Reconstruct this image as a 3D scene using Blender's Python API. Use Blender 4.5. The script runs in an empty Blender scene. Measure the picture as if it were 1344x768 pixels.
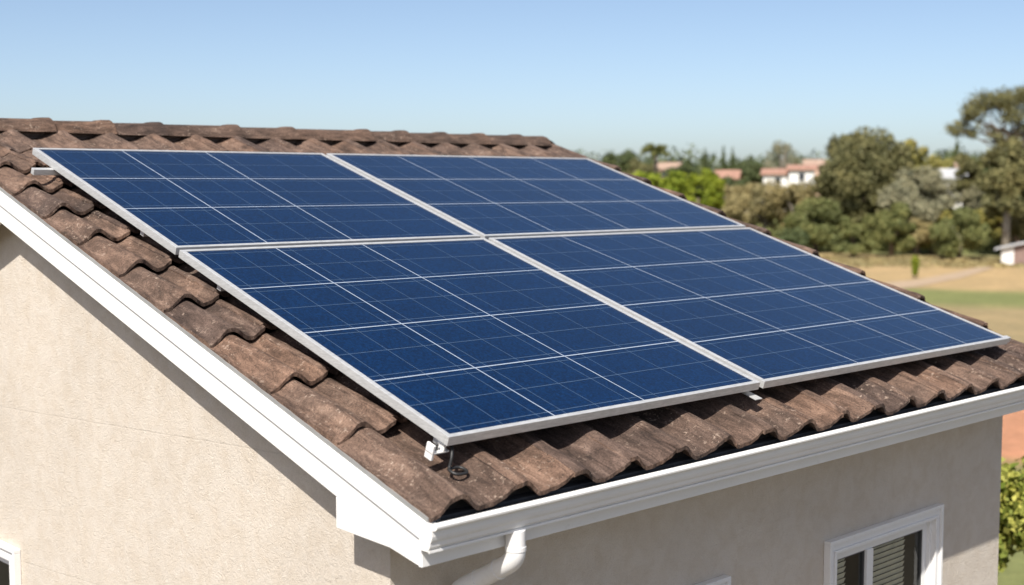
import bpy, bmesh, math, random
import numpy as np
from mathutils import Vector, Matrix

random.seed(7)
rng = np.random.default_rng(7)
scene = bpy.context.scene
col = scene.collection

# ------------------------------------------------------------------ camera
F_PX, CX, CY = 1731.18, 672.0, 384.0
EX = np.array([0.7210931, 0.05743219, 0.69045368])       # world X seen from the camera (right, up, forward)
EY = np.array([-0.69283818, 0.05977436, 0.71861136])
EZ = np.array([0.0, 0.99655836, -0.08289409])
CAM = np.array([-3.14779153, -3.68671154, 1.2245679])
RM = np.array([EX, EY, EZ])
cam_data = bpy.data.cameras.new("camera")
cam = bpy.data.objects.new("camera", cam_data)
col.objects.link(cam)
right, up, fwd = RM[:, 0], RM[:, 1], RM[:, 2]
m = Matrix(((right[0], up[0], -fwd[0], CAM[0]), (right[1], up[1], -fwd[1], CAM[1]),
            (right[2], up[2], -fwd[2], CAM[2]), (0, 0, 0, 1)))
cam.matrix_world = m
cam_data.sensor_width = 36.0
cam_data.lens = F_PX / 1344 * 36
cam_data.clip_start = 0.05
cam_data.clip_end = 9000
cam_data.dof.use_dof = True
cam_data.dof.focus_distance = 6.4
cam_data.dof.aperture_fstop = 1.75
scene.camera = cam

# ------------------------------------------------------------------ world and sun
SUN_TO = Vector((-0.15, -0.083, 0.2)).normalized()
elev = math.asin(SUN_TO.z)
world = bpy.data.worlds.new("World")
scene.world = world
world.use_nodes = True
wn = world.node_tree.nodes
wl = world.node_tree.links
sky = wn.new("ShaderNodeTexSky")
sky.sky_type = 'NISHITA'
sky.sun_disc = False
sky.sun_elevation = elev
sky.sun_rotation = math.atan2(SUN_TO.x, SUN_TO.y) % (2 * math.pi)
sky.altitude = 0
sky.air_density = 0.6
sky.dust_density = 1.25
sky.ozone_density = 3.0
wb = wn.new("ShaderNodeMix"); wb.data_type = 'RGBA'; wb.blend_type = 'MULTIPLY'     # camera white balance of the sky light
wb.inputs[0].default_value = 1.0
wb.inputs[7].default_value = (1.31, 1.19, 1.05, 1)
wl.new(sky.outputs[0], wb.inputs[6])
wl.new(wb.outputs[2], wn["Background"].inputs[0])
wn["Background"].inputs[1].default_value = 0.104
sun_data = bpy.data.lights.new("sun", 'SUN')
sun_data.energy = 4.9
sun_data.angle = math.radians(0.53)
sun_data.color = (1.0, 0.955, 0.89)
sun = bpy.data.objects.new("sun", sun_data)
sun.rotation_euler = (-SUN_TO).to_track_quat('-Z', 'Y').to_euler()
sun.location = (0, 0, 30)
col.objects.link(sun)
scene.view_settings.view_transform = 'Standard'
scene.view_settings.look = 'None'
scene.view_settings.exposure = 0.50
scene.view_settings.gamma = 1.0
scene.view_settings.use_curve_mapping = False
scene.render.engine = 'CYCLES'
scene.cycles.max_bounces = 8
scene.cycles.use_denoising = True

# ------------------------------------------------------------------ helpers
TH = math.radians(17.98)
CT, ST = math.cos(TH), math.sin(TH)
SL = math.tan(TH)


def P(px, py, t):
    """world point seen at photo pixel px,py at depth t metres"""
    c = np.array([(px - CX) / F_PX * t, -(py - CY) / F_PX * t, t])
    return CAM + RM @ c


def roofpt(x, s, h):
    return (x, s * CT - h * ST, s * ST + h * CT)


def tag(o, label=None, cat=None, group=None, kind=None):
    if label: o["label"] = label
    if cat: o["category"] = cat
    if group: o["group"] = group
    if kind: o["kind"] = kind
    return o


def mesh_obj(name, verts, faces, mat, parent=None, smooth=False, loc=None):
    me = bpy.data.meshes.new(name)
    me.from_pydata([tuple(map(float, v)) for v in verts], [], faces)
    me.validate()
    if smooth:
        me.polygons.foreach_set("use_smooth", [True] * len(me.polygons))
    if mat: me.materials.append(mat)
    me.update()
    o = bpy.data.objects.new(name, me)
    col.objects.link(o)
    if parent: o.parent = parent
    if loc is not None: o.location = loc
    return o


def empty(name, label=None, cat=None, group=None, loc=(0, 0, 0)):
    o = bpy.data.objects.new(name, None)
    o.location = loc
    o.empty_display_size = 0.2
    col.objects.link(o)
    return tag(o, label, cat, group)


class MB:
    def __init__(self):
        self.v, self.f = [], []

    def add(self, vs, fs):
        n = len(self.v)
        self.v += [tuple(p) for p in vs]
        self.f += [tuple(i + n for i in f) for f in fs]
        return self

    def box(self, x0, x1, y0, y1, z0, z1, fn=None):
        vs = [(x, y, z) for x in (x0, x1) for y in (y0, y1) for z in (z0, z1)]
        if fn: vs = [fn(*p) for p in vs]
        return self.add(vs, [(0, 1, 3, 2), (4, 6, 7, 5), (0, 4, 5, 1), (2, 3, 7, 6), (0, 2, 6, 4), (1, 5, 7, 3)])

    def prism(self, poly, a, b, fn):
        """poly: 2d points; fn(p, t) -> 3d; closed prism between t=a and t=b"""
        n = len(poly)
        vs = [fn(p, a) for p in poly] + [fn(p, b) for p in poly]
        fs = [tuple(range(n))[::-1], tuple(range(n, 2 * n))]
        fs += [(i, (i + 1) % n, n + (i + 1) % n, n + i) for i in range(n)]
        return self.add(vs, fs)

    def tube(self, pts, radii, n=10, cap=True):
        pts = [Vector(p) for p in pts]
        rings = []
        ref = None
        for i, p in enumerate(pts):
            d = (pts[min(i + 1, len(pts) - 1)] - pts[max(i - 1, 0)]).normalized()
            if ref is None:
                ref = d.orthogonal().normalized()
            ref = (ref - d * ref.dot(d)).normalized()
            b = d.cross(ref)
            r = radii[i] if hasattr(radii, '__len__') else radii
            rings.append([p + (ref * math.cos(2 * math.pi * k / n) + b * math.sin(2 * math.pi * k / n)) * r for k in range(n)])
        vs = [q for r in rings for q in r]
        fs = []
        for i in range(len(pts) - 1):
            for k in range(n):
                fs.append((i * n + k, i * n + (k + 1) % n, (i + 1) * n + (k + 1) % n, (i + 1) * n + k))
        if cap:
            fs.append(tuple(range(n))[::-1]); fs.append(tuple(range((len(pts) - 1) * n, len(pts) * n)))
        return self.add(vs, fs)

    def build(self, name, mat, parent=None, bevel=0, smooth=False, loc=None):
        o = mesh_obj(name, self.v, self.f, mat, parent, smooth, loc)
        bm = bmesh.new(); bm.from_mesh(o.data)
        bmesh.ops.recalc_face_normals(bm, faces=bm.faces[:])
        bm.to_mesh(o.data); bm.free()
        if bevel:
            md = o.modifiers.new("bevel", 'BEVEL')
            md.width = bevel; md.segments = 2; md.limit_method = 'ANGLE'; md.angle_limit = math.radians(40)
            md.harden_normals = False
        return o


# ------------------------------------------------------------------ materials
def new_mat(name):
    mt = bpy.data.materials.new(name)
    mt.use_nodes = True
    nt = mt.node_tree
    b = nt.nodes["Principled BSDF"]
    return mt, nt, b


def N(nt, typ, **kw):
    n = nt.nodes.new(typ)
    for k, v in kw.items():
        if k in n.inputs: n.inputs[k].default_value = v
        else: setattr(n, k, v)
    return n


def noise(nt, scale, detail=4, rough=0.55, dist=0.0, vec=None):
    n = N(nt, "ShaderNodeTexNoise")
    n.inputs["Scale"].default_value = scale
    n.inputs["Detail"].default_value = detail
    n.inputs["Roughness"].default_value = rough
    n.inputs["Distortion"].default_value = dist
    if vec: nt.links.new(vec, n.inputs["Vector"])
    return n


def ramp(nt, src, stops, interp='LINEAR'):
    r = N(nt, "ShaderNodeValToRGB")
    cr = r.color_ramp
    cr.interpolation = interp
    while len(cr.elements) > 1: cr.elements.remove(cr.elements[-1])
    for i, (p, c) in enumerate(stops):
        e = cr.elements[0] if i == 0 else cr.elements.new(p)
        e.position = p
        e.color = (c[0], c[1], c[2], 1) if hasattr(c, '__len__') else (c, c, c, 1)
    nt.links.new(src, r.inputs[0])
    return r


def mix(nt, fac, a, b, mode='MIX'):
    mx = N(nt, "ShaderNodeMix", data_type='RGBA', blend_type=mode)
    for sock, val in ((0, fac), (6, a), (7, b)):
        if hasattr(val, 'is_linked') or isinstance(val, bpy.types.NodeSocket): nt.links.new(val, mx.inputs[sock])
        elif sock == 0: mx.inputs[0].default_value = val
        else: mx.inputs[sock].default_value = (*val, 1) if len(val) == 3 else val
    return mx.outputs[2]


def math_n(nt, op, a, b=None, c=None):
    mn = N(nt, "ShaderNodeMath", operation=op)
    for i, v in enumerate((a, b, c)):
        if v is None: continue
        if isinstance(v, bpy.types.NodeSocket): nt.links.new(v, mn.inputs[i])
        else: mn.inputs[i].default_value = v
    return mn.outputs[0]


def bump(nt, b, h, strength, dist=0.01, prev=None):
    bp = N(nt, "ShaderNodeBump")
    bp.inputs["Strength"].default_value = strength
    bp.inputs["Distance"].default_value = dist
    nt.links.new(h, bp.inputs["Height"])
    if prev is not None: nt.links.new(prev, bp.inputs["Normal"])
    if b is not None: nt.links.new(bp.outputs[0], b.inputs["Normal"])
    return bp.outputs[0]


def pos(nt):
    return N(nt, "ShaderNodeNewGeometry").outputs["Position"]


def simple(name, c, rough=0.5, metal=0.0, var=0.06, nscale=12, bmp=0.0):
    mt, nt, b = new_mat(name)
    p = pos(nt)
    n = noise(nt, nscale, 5, vec=p)
    lo = tuple(x * (1 - var) for x in c); hi = tuple(min(1, x * (1 + var)) for x in c)
    r = ramp(nt, n.outputs[0], [(0.3, lo), (0.7, hi)])
    nt.links.new(r.outputs[0], b.inputs["Base Color"])
    b.inputs["Roughness"].default_value = rough
    b.inputs["Metallic"].default_value = metal
    if bmp:
        n2 = noise(nt, nscale * 12, 4, vec=p)
        bump(nt, b, n2.outputs[0], bmp, 0.002)
    return mt


def make_stucco(name, base, lines=()):
    mt, nt, b = new_mat(name)
    p = pos(nt)
    big = noise(nt, 1.3, 5, 0.6, 0.4, p)
    mid = noise(nt, 9, 6, 0.65, 0.6, p)
    d = tuple(x * 0.93 for x in base); l = tuple(x * 1.03 for x in base)
    c1 = ramp(nt, big.outputs[0], [(0.3, d), (0.7, l)]).outputs[0]
    c2 = ramp(nt, mid.outputs[0], [(0.35, (0.93, 0.905, 0.87)), (0.6, (1, 1, 1))]).outputs[0]
    c = mix(nt, 1.0, c1, c2, 'MULTIPLY')
    fine = noise(nt, 160, 3, 0.6, 0, p)
    c3 = ramp(nt, fine.outputs[0], [(0.3, 0.84), (0.55, 1.0)]).outputs[0]
    c = mix(nt, 0.8, c, c3, 'MULTIPLY')
    # swirled trowel strokes
    w = noise(nt, 26, 6, 0.7, 2.2, p)
    stroke = ramp(nt, w.outputs[0], [(0.36, 0.0), (0.45, 0.7), (0.62, 1.0)]).outputs[0]
    n1 = bump(nt, None, w.outputs[0], 0.38, 0.012)
    n2 = bump(nt, None, stroke, 0.24, 0.006, n1)
    n3 = bump(nt, None, fine.outputs[0], 0.55, 0.004, n2)
    last = n3
    sep = N(nt, "ShaderNodeSeparateXYZ"); nt.links.new(p, sep.inputs[0])
    for (z0, k) in lines:       # faint horizontal joints: z = z0 + k*y
        zz = math_n(nt, 'MULTIPLY_ADD', sep.outputs[1], -k, sep.outputs[2])
        wob = math_n(nt, 'MULTIPLY_ADD', big.outputs[0], 0.02, zz)
        a = math_n(nt, 'ABSOLUTE', math_n(nt, 'SUBTRACT', wob, z0 + 0.01))
        g = N(nt, "ShaderNodeMapRange"); g.inputs["From Min"].default_value = 0.0; g.inputs["From Max"].default_value = 0.006
        nt.links.new(a, g.inputs["Value"])
        last = bump(nt, None, g.outputs[0], 0.25, 0.003, last)
        line = math_n(nt, 'MULTIPLY_ADD', g.outputs[0], 0.09, 0.91)
        cc = N(nt, "ShaderNodeCombineColor")
        for i in range(3): nt.links.new(line, cc.inputs[i])
        c = mix(nt, 1.0, c, cc.outputs[0], 'MULTIPLY')
    nt.links.new(last, b.inputs["Normal"])
    nt.links.new(c, b.inputs["Base Color"])
    b.inputs["Roughness"].default_value = 0.95
    b.inputs["Specular IOR Level"].default_value = 0.15
    return mt


def make_tile(name="concrete_tile", stretch=(1.0, 0.22, 0.22), tone=1.0):
    mt, nt, b = new_mat(name)
    p = pos(nt)
    isl = N(nt, "ShaderNodeNewGeometry").outputs["Random Per Island"]
    # streaks run down the slope: compress the slope direction
    mp = N(nt, "ShaderNodeMapping"); mp.inputs["Scale"].default_value = stretch
    nt.links.new(p, mp.inputs[0])
    big = noise(nt, 3.0, 5, 0.6, 0.5, p)
    mid = noise(nt, 22, 8, 0.7, 0.8, mp.outputs[0])
    fine = noise(nt, 120, 6, 0.75, 0.0, p)
    c = ramp(nt, mid.outputs[0], [(0.27, (0.045, 0.034, 0.028)), (0.42, (0.102, 0.074, 0.058)), (0.55, (0.178, 0.131, 0.104)), (0.70, (0.29, 0.222, 0.177))]).outputs[0]
    c = mix(nt, 0.8, c, ramp(nt, big.outputs[0], [(0.34, (0.50, 0.48, 0.48)), (0.62, (1.12, 1.02, 0.96))]).outputs[0], 'MULTIPLY')
    c = mix(nt, 0.9, c, ramp(nt, fine.outputs[0], [(0.30, 0.30), (0.48, 0.92), (0.70, 1.55)]).outputs[0], 'MULTIPLY')
    c = mix(nt, 1.0, c, ramp(nt, isl, [(0.0, (0.66, 0.66, 0.69)), (0.5, (0.95, 0.92, 0.90)), (1.0, (1.12, 1.02, 0.94))]).outputs[0], 'MULTIPLY')
    # pale lichen and efflorescence spots
    vor = noise(nt, 48, 5, 0.62, 0.3, p)
    sp = ramp(nt, vor.outputs[0], [(0.58, 0.0), (0.65, 1.0)]).outputs[0]
    reg = noise(nt, 5.5, 4, 0.6, 0.2, p)
    rg = ramp(nt, reg.outputs[0], [(0.45, 0.0), (0.62, 0.75)]).outputs[0]
    c = mix(nt, mix(nt, 1.0, sp, rg, 'MULTIPLY'), c, (0.42, 0.33, 0.26))
    # dark pits
    pit = noise(nt, 75, 3, 0.5, 0.0, p)
    ps = ramp(nt, pit.outputs[0], [(0.28, 0.85), (0.35, 0.0)]).outputs[0]
    c = mix(nt, ps, c, (0.03, 0.022, 0.018))
    c = mix(nt, 1.0, c, (tone, tone * 0.97, tone * 0.95), 'MULTIPLY')
    nt.links.new(c, b.inputs["Base Color"])
    b.inputs["Roughness"].default_value = 0.88
    b.inputs["Specular IOR Level"].default_value = 0.3
    n1 = bump(nt, None, mid.outputs[0], 0.7, 0.012)
    bump(nt, b, fine.outputs[0], 0.9, 0.007, n1)
    return mt


def make_cell():
    mt, nt, b = new_mat("solar_glass")
    p = pos(nt)
    vor = N(nt, "ShaderNodeTexVoronoi"); vor.inputs["Scale"].default_value = 105; nt.links.new(p, vor.inputs["Vector"])
    mp = N(nt, "ShaderNodeMapping"); mp.inputs["Scale"].default_value = (1, 0.12, 0.12); nt.links.new(p, mp.inputs[0])
    st = noise(nt, 330, 3, 0.6, 0, mp.outputs[0])
    mp2 = N(nt, "ShaderNodeMapping"); mp2.inputs["Scale"].default_value = (0.12, 1, 1); nt.links.new(p, mp2.inputs[0])
    st2 = noise(nt, 330, 3, 0.6, 0, mp2.outputs[0])
    big = noise(nt, 1.6, 4, 0.6, 0.3, p)
    c = ramp(nt, vor.outputs["Color"], [(0.2, (0.0003, 0.0085, 0.034)), (0.8, (0.0010, 0.0165, 0.060))]).outputs[0]
    c = mix(nt, 0.8, c, ramp(nt, st.outputs[0], [(0.3, 0.55), (0.7, 1.5)]).outputs[0], 'MULTIPLY')
    c = mix(nt, 0.8, c, ramp(nt, st2.outputs[0], [(0.3, 0.55), (0.7, 1.5)]).outputs[0], 'MULTIPLY')
    c = mix(nt, 0.6, c, ramp(nt, big.outputs[0], [(0.3, 0.85), (0.7, 1.15)]).outputs[0], 'MULTIPLY')
    nt.links.new(c, b.inputs["Base Color"])
    b.inputs["Roughness"].default_value = 0.32
    b.inputs["Specular IOR Level"].default_value = 0.03
    rr = ramp(nt, big.outputs[0], [(0.3, 0.10), (0.7, 0.2)])
    b.inputs["Coat Weight"].default_value = 1.0
    b.inputs["Coat IOR"].default_value = 1.25
    nt.links.new(rr.outputs[0], b.inputs["Coat Roughness"])
    return mt


def make_alu():
    mt, nt, b = new_mat("anodised_aluminium")
    p = pos(nt)
    mp = N(nt, "ShaderNodeMapping"); mp.inputs["Scale"].default_value = (0.25, 0.25, 1.6); nt.links.new(p, mp.inputs[0])
    n = noise(nt, 90, 5, 0.65, 0, mp.outputs[0])
    c = ramp(nt, n.outputs[0], [(0.3, (0.45, 0.45, 0.44)), (0.7, (0.63, 0.63, 0.62))]).outputs[0]
    nt.links.new(c, b.inputs["Base Color"])
    b.inputs["Metallic"].default_value = 0.35
    b.inputs["Roughness"].default_value = 0.42
    bump(nt, b, n.outputs[0], 0.15, 0.002)
    return mt


def make_paint(name, c=(0.80, 0.79, 0.76), rough=0.45):
    mt, nt, b = new_mat(name)
    p = pos(nt)
    n = noise(nt, 2.5, 5, 0.6, 0.3, p)
    g = noise(nt, 30, 6, 0.7, 0.5, p)
    a = ramp(nt, n.outputs[0], [(0.3, tuple(x * 0.95 for x in c)), (0.7, c)]).outputs[0]
    a = mix(nt, 0.6, a, ramp(nt, g.outputs[0], [(0.28, (0.86, 0.85, 0.82)), (0.42, (1, 1, 1))]).outputs[0], 'MULTIPLY')
    nt.links.new(a, b.inputs["Base Color"])
    b.inputs["Roughness"].default_value = rough
    bump(nt, b, g.outputs[0], 0.05, 0.003)
    return mt


def make_leaf(name, dark, light, trans=0.25):
    mt, nt, b = new_mat(name)
    isl = N(nt, "ShaderNodeNewGeometry").outputs["Random Per Island"]
    p = pos(nt)
    n = noise(nt, 0.35, 3, 0.6, 0, p)
    c = ramp(nt, isl, [(0.0, dark), (1.0, light)]).outputs[0]
    c = mix(nt, 0.8, c, ramp(nt, n.outputs[0], [(0.3, (0.75, 0.8, 0.8)), (0.7, (1.2, 1.12, 0.95))]).outputs[0], 'MULTIPLY')
    nt.links.new(c, b.inputs["Base Color"])
    b.inputs["Roughness"].default_value = 0.65
    b.inputs["Specular IOR Level"].default_value = 0.25
    tr = N(nt, "ShaderNodeBsdfTranslucent")
    nt.links.new(c, tr.inputs[0])
    ms = N(nt, "ShaderNodeMixShader"); ms.inputs[0].default_value = trans
    nt.links.new(b.outputs[0], ms.inputs[1]); nt.links.new(tr.outputs[0], ms.inputs[2])
    nt.links.new(ms.outputs[0], nt.nodes["Material Output"].inputs[0])
    return mt


M = {}
M['stucco_gable'] = make_stucco("stucco_gable", (0.625, 0.56, 0.478), lines=((0.098, -0.054), (-0.722, -0.079)))
M['stucco'] = make_stucco("stucco_front", (0.625, 0.56, 0.478))
M['tile'] = make_tile()
M['ridge'] = make_tile("ridge_tile", (0.25, 1.0, 1.0), 0.82)
M['cell'] = make_cell()
M['alu'] = make_alu()
M['white'] = make_paint("white_paint")
M['vinyl'] = make_paint("white_vinyl", (0.78, 0.77, 0.75), 0.35)
M['grid'] = simple("cell_tabbing", (0.31, 0.36, 0.44), 0.5, 0.0)
M['gridfine'] = simple("cell_finger", (0.075, 0.12, 0.19), 0.5, 0.0)
M['gutter_in'] = simple("gutter_dark", (0.06, 0.06, 0.062), 0.85, var=0.4, nscale=8)
M['flash'] = simple("grey_flashing", (0.33, 0.33, 0.32), 0.5, 0.3, var=0.15, nscale=6)
M['black'] = simple("black_rubber", (0.018, 0.018, 0.018), 0.5)
M['dark'] = simple("dark_underlay", (0.03, 0.025, 0.022), 0.9, var=0.3)
M['mortar'] = simple("mortar", (0.12, 0.09, 0.075), 0.95, var=0.3, nscale=30)
M['blind'] = simple("blind_slats", (0.74, 0.66, 0.52), 0.7, var=0.12)
M['room'] = simple("room_dark", (0.16, 0.15, 0.13), 0.9)
M['gasket'] = simple("window_gasket", (0.06, 0.06, 0.06), 0.6)
mt, nt, b = new_mat("window_glass")
b.inputs["Base Color"].default_value = (0.85, 0.9, 0.88, 1)
b.inputs["Transmission Weight"].default_value = 1.0
b.inputs["Roughness"].default_value = 0.0
b.inputs["IOR"].default_value = 1.45
gl = N(nt, "ShaderNodeBsdfGlossy", Roughness=0.01)
tr = N(nt, "ShaderNodeBsdfTransparent"); tr.inputs[0].default_value = (0.78, 0.82, 0.80, 1)
lw = N(nt, "ShaderNodeLayerWeight"); lw.inputs["Blend"].default_value = 0.5
fr_ = math_n(nt, "MULTIPLY_ADD", math_n(nt, "POWER", lw.outputs["Facing"], 5.0), 0.94, 0.05)
ms = N(nt, "ShaderNodeMixShader")
nt.links.new(fr_, ms.inputs[0]); nt.links.new(tr.outputs[0], ms.inputs[1]); nt.links.new(gl.outputs[0], ms.inputs[2])
nt.links.new(ms.outputs[0], nt.nodes["Material Output"].inputs[0])
M['glass'] = mt
M['bark'] = simple("bark", (0.14, 0.11, 0.08), 0.9, var=0.3, nscale=3)
M['palebark'] = simple("pale_bark", (0.30, 0.26, 0.21), 0.9, var=0.2, nscale=3)

# ------------------------------------------------------------------ ground (structure)
VD = np.array([0.84522, 0.53441]); VD = VD / np.linalg.norm(VD)      # from the house towards the fields
VS = np.array([VD[1], -VD[0]])
GZ = -5.5


def ground_z(x, y):
    d = (x - CAM[0]) * VD[0] + (y - CAM[1]) * VD[1]
    t = min(max((d - 128) / 190.0, 0), 1); t = t * t * (3 - 2 * t)
    u = min(max((d - 320) / 600.0, 0), 1)
    return GZ + 5.0 * t + 1.2 * u + (0.25 * math.sin(x * 0.05) * math.cos(y * 0.043) if d > 60 else 0) * min(1, max(0, (d - 60) / 50))


def make_ground_mat():
    mt, nt, b = new_mat("fields")
    p = pos(nt)
    dot = N(nt, "ShaderNodeVectorMath", operation='DOT_PRODUCT'); nt.links.new(p, dot.inputs[0])
    dot.inputs[1].default_value = (VD[0], VD[1], 0)
    wob = noise(nt, 0.06, 3, 0.5, 0, p)
    d = math_n(nt, 'MULTIPLY_ADD', wob.outputs[0], 10.0, dot.outputs["Value"])
    d = math_n(nt, 'DIVIDE', math_n(nt, 'ADD', d, -5.0 - (CAM[0] * VD[0] + CAM[1] * VD[1])), 200.0)
    tan = (0.30, 0.235, 0.13); tan2 = (0.345, 0.26, 0.145); green = (0.185, 0.20, 0.08); soil = (0.45, 0.225, 0.135); orange = (0.40, 0.29, 0.155); near_ground = (0.13, 0.11, 0.08)  # unseen ground beside the house made dark brown to cut bounce onto the walls
    r = ramp(nt, d, [(0.0, near_ground), (0.10, near_ground), (0.115, green), (0.158, green), (0.168, soil), (0.215, soil), (0.23, green), (0.25, tan), (0.355, tan), (0.375, tan), (0.395, green), (0.425, green),
                     (0.445, orange), (0.53, orange), (0.56, tan2), (0.61, orange), (0.64, (0.16, 0.17, 0.07)), (1.0, (0.13, 0.14, 0.06))]).outputs[0]
    n1 = noise(nt, 0.35, 6, 0.65, 0.4, p)
    n2 = noise(nt, 3.0, 6, 0.7, 0.2, p)
    r = mix(nt, 0.8, r, ramp(nt, n1.outputs[0], [(0.3, (0.78, 0.80, 0.76)), (0.7, (1.18, 1.12, 1.05))]).outputs[0], 'MULTIPLY')
    r = mix(nt, 0.6, r, ramp(nt, n2.outputs[0], [(0.3, 0.65), (0.7, 1.25)]).outputs[0], 'MULTIPLY')
    nt.links.new(r, b.inputs["Base Color"])
    b.inputs["Roughness"].default_value = 1.0
    b.inputs["Specular IOR Level"].default_value = 0.1
    bump(nt, b, n2.outputs[0], 0.5, 0.15)
    return mt


g = [-4000, -1500, -600, -300, -150, -80, -40, -10, 0, 10, 20, 30, 40, 50, 60, 70, 80, 90, 100, 110, 120, 130, 140, 150, 160, 175, 190, 210, 230, 260, 300, 350, 420, 500, 700, 1000, 1500, 2500, 4500]
verts = [(x, y, ground_z(x, y)) for x in g for y in g]
n = len(g)
faces = [(i * n + j, (i + 1) * n + j, (i + 1) * n + j + 1, i * n + j + 1) for i in range(n - 1) for j in range(n - 1)]
ground = mesh_obj("ground", verts, faces, make_ground_mat(), smooth=True)
tag(ground, kind="structure")


def gpt(px, py, dz=0.0):
    """ground point seen at photo pixel (flat near ground)"""
    q = P(px, py, 1.0) - CAM
    t = (GZ - CAM[2]) / q[2]
    w = CAM + q * t
    return (w[0], w[1], ground_z(w[0], w[1]) + dz)


# pale dirt path across the field
L = [gpt(x, y, 0.03) for x, y in ((1150, 373), (1204, 368), (1255, 359), (1310, 347), (1390, 344))]
Rr = [gpt(x, y, 0.03) for x, y in ((1150, 383), (1204, 377), (1262, 366), (1312, 351), (1390, 348))]
pv = L + Rr
path = mesh_obj("path", pv, [(i, i + 1, 6 + i, 5 + i) for i in range(4)], simple("pale_dirt", (0.37, 0.27, 0.175), 1.0, var=0.12, nscale=1.5))
tag(path, kind="structure")

# ------------------------------------------------------------------ the house
GX, OY = 0.09, 0.388          # gable wall plane x, front wall plane y
XR = 5.385                    # right end wall plane
W = 5.45                      # right end of the roof
SR = 4.93                     # slope length eave to ridge
RY, RZ = SR * CT, SR * ST
FX = -0.06
YB = 2 * RY
house = empty("house", "beige stucco house with brown concrete tiled roof and white trim under the solar panels", "house", loc=(GX, OY, GZ))
HL = Vector((GX, OY, GZ))


def hb(mb, name, mat, parent=None, **k):
    """build a part whose vertices are in world coordinates under the house"""
    o = mb.build(name, mat, parent or house, **k)
    o.matrix_parent_inverse = Matrix()
    o.location = -HL if parent is None else (0, 0, 0)
    return o


def hole_wall(mb, fn, u0, u1, v0, v1, holes, depth):
    """rectangular wall face with window holes; fn(u, v, d) -> 3d"""
    us = sorted({u0, u1} | {h[0] for h in holes} | {h[1] for h in holes})
    vs = sorted({v0, v1} | {h[2] for h in holes} | {h[3] for h in holes})
    for i in range(len(us) - 1):
        for j in range(len(vs) - 1):
            uc, vc = (us[i] + us[i + 1]) / 2, (vs[j] + vs[j + 1]) / 2
            if any(h[0] < uc < h[1] and h[2] < vc < h[3] for h in holes): continue
            mb.add([fn(us[i], vs[j], 0), fn(us[i + 1], vs[j], 0), fn(us[i + 1], vs[j + 1], 0), fn(us[i], vs[j + 1], 0)], [(0, 1, 2, 3)])
    for a, b_, c, d in holes:
        q = [(a, c), (b_, c), (b_, d), (a, d)]
        for k in range(4):
            (p1, p2), (p3, p4) = q[k], q[(k + 1) % 4]
            mb.add([fn(p1, p2, 0), fn(p3, p4, 0), fn(p3, p4, depth), fn(p1, p2, depth)], [(0, 1, 2, 3)])


# windows: (u0,u1,v0,v1) outer casing
WF1 = (3.225, 4.525, -2.05, -0.805)
WF2 = (1.0, 2.298, -2.05, -0.803)
WG = (3.92, 5.3, -2.3, -0.957)
IN = 0.055

mb = MB()
hole_wall(mb, lambda u, v, d: (u, OY + d, v), GX, XR, GZ, -0.03,
          [(w[0] + IN, w[1] - IN, w[2] + IN, w[3] - IN) for w in (WF1, WF2)], 0.14)
hb(mb, "front_wall", M['stucco'])
mb = MB()
hole_wall(mb, lambda u, v, d: (GX + d, u, v), OY, YB - OY, GZ, -0.03,
          [(w[0] + IN, w[1] - IN, w[2] + IN, w[3] - IN) for w in (WG,)], 0.14)
mb.add([(GX, OY, -0.03), (GX, YB - OY, -0.03), (GX, YB - OY, OY * SL - 0.02), (GX, RY, RZ - 0.02), (GX, OY, OY * SL - 0.02)], [(0, 1, 2, 3, 4)])
hb(mb, "gable_wall", M['stucco_gable'])
mb = MB()
mb.add([(XR, OY, GZ), (XR, YB - OY, GZ), (XR, YB - OY, OY * SL - 0.02), (XR, RY, RZ - 0.02), (XR, OY, OY * SL - 0.02)], [(0, 1, 2, 3, 4)])
mb.add([(GX, YB - OY, GZ), (XR, YB - OY, GZ), (XR, YB - OY, 0.1), (GX, YB - OY, 0.1)], [(0, 1, 2, 3)])
hb(mb, "far_walls", M['stucco'])

# roof deck and back slope
mb = MB()
mb.prism([(0.03, -0.03), (RY, RZ - 0.035), (YB - 0.03, -0.03), (YB - 0.03, -0.09), (RY, RZ - 0.11), (0.03, -0.09)], -0.035, W - 0.02, lambda p, t: (t, p[0], p[1]))
hb(mb, "roof_deck", M['dark'])

# ---- tiles
PER = 0.3285
CR0 = 0.078
rows = [0.0, 0.56, 1.055, 1.56, 1.98, 2.44, 2.90, 3.315, 3.71, 4.07, 4.42, 4.93]


def prof(u):
    """u in tile widths from the crest: wave height"""
    u = u % 1.0
    if u < 0.33:
        t = u / 0.33
        w = 0.5 * (1 + math.cos(math.pi * t))
    else:
        t = (u - 0.33) / 0.67
        w = 0.5 * (1 - math.cos(math.pi * t ** 1.3))
    return 0.065 * w


def prof_verge(x):
    """the verge column: two narrower rolls"""
    w = 0.025 * (1 + math.cos(2 * math.pi * (x - 0.05) / 0.205))
    if x < 0.215: return w
    a = prof((x - CR0) / PER)
    t = min(1, (x - 0.215) / 0.10); t = t * t * (3 - 2 * t)
    return min(w, 0.05) * (1 - t) + a * t


tr_rng = random.Random(3)


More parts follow.
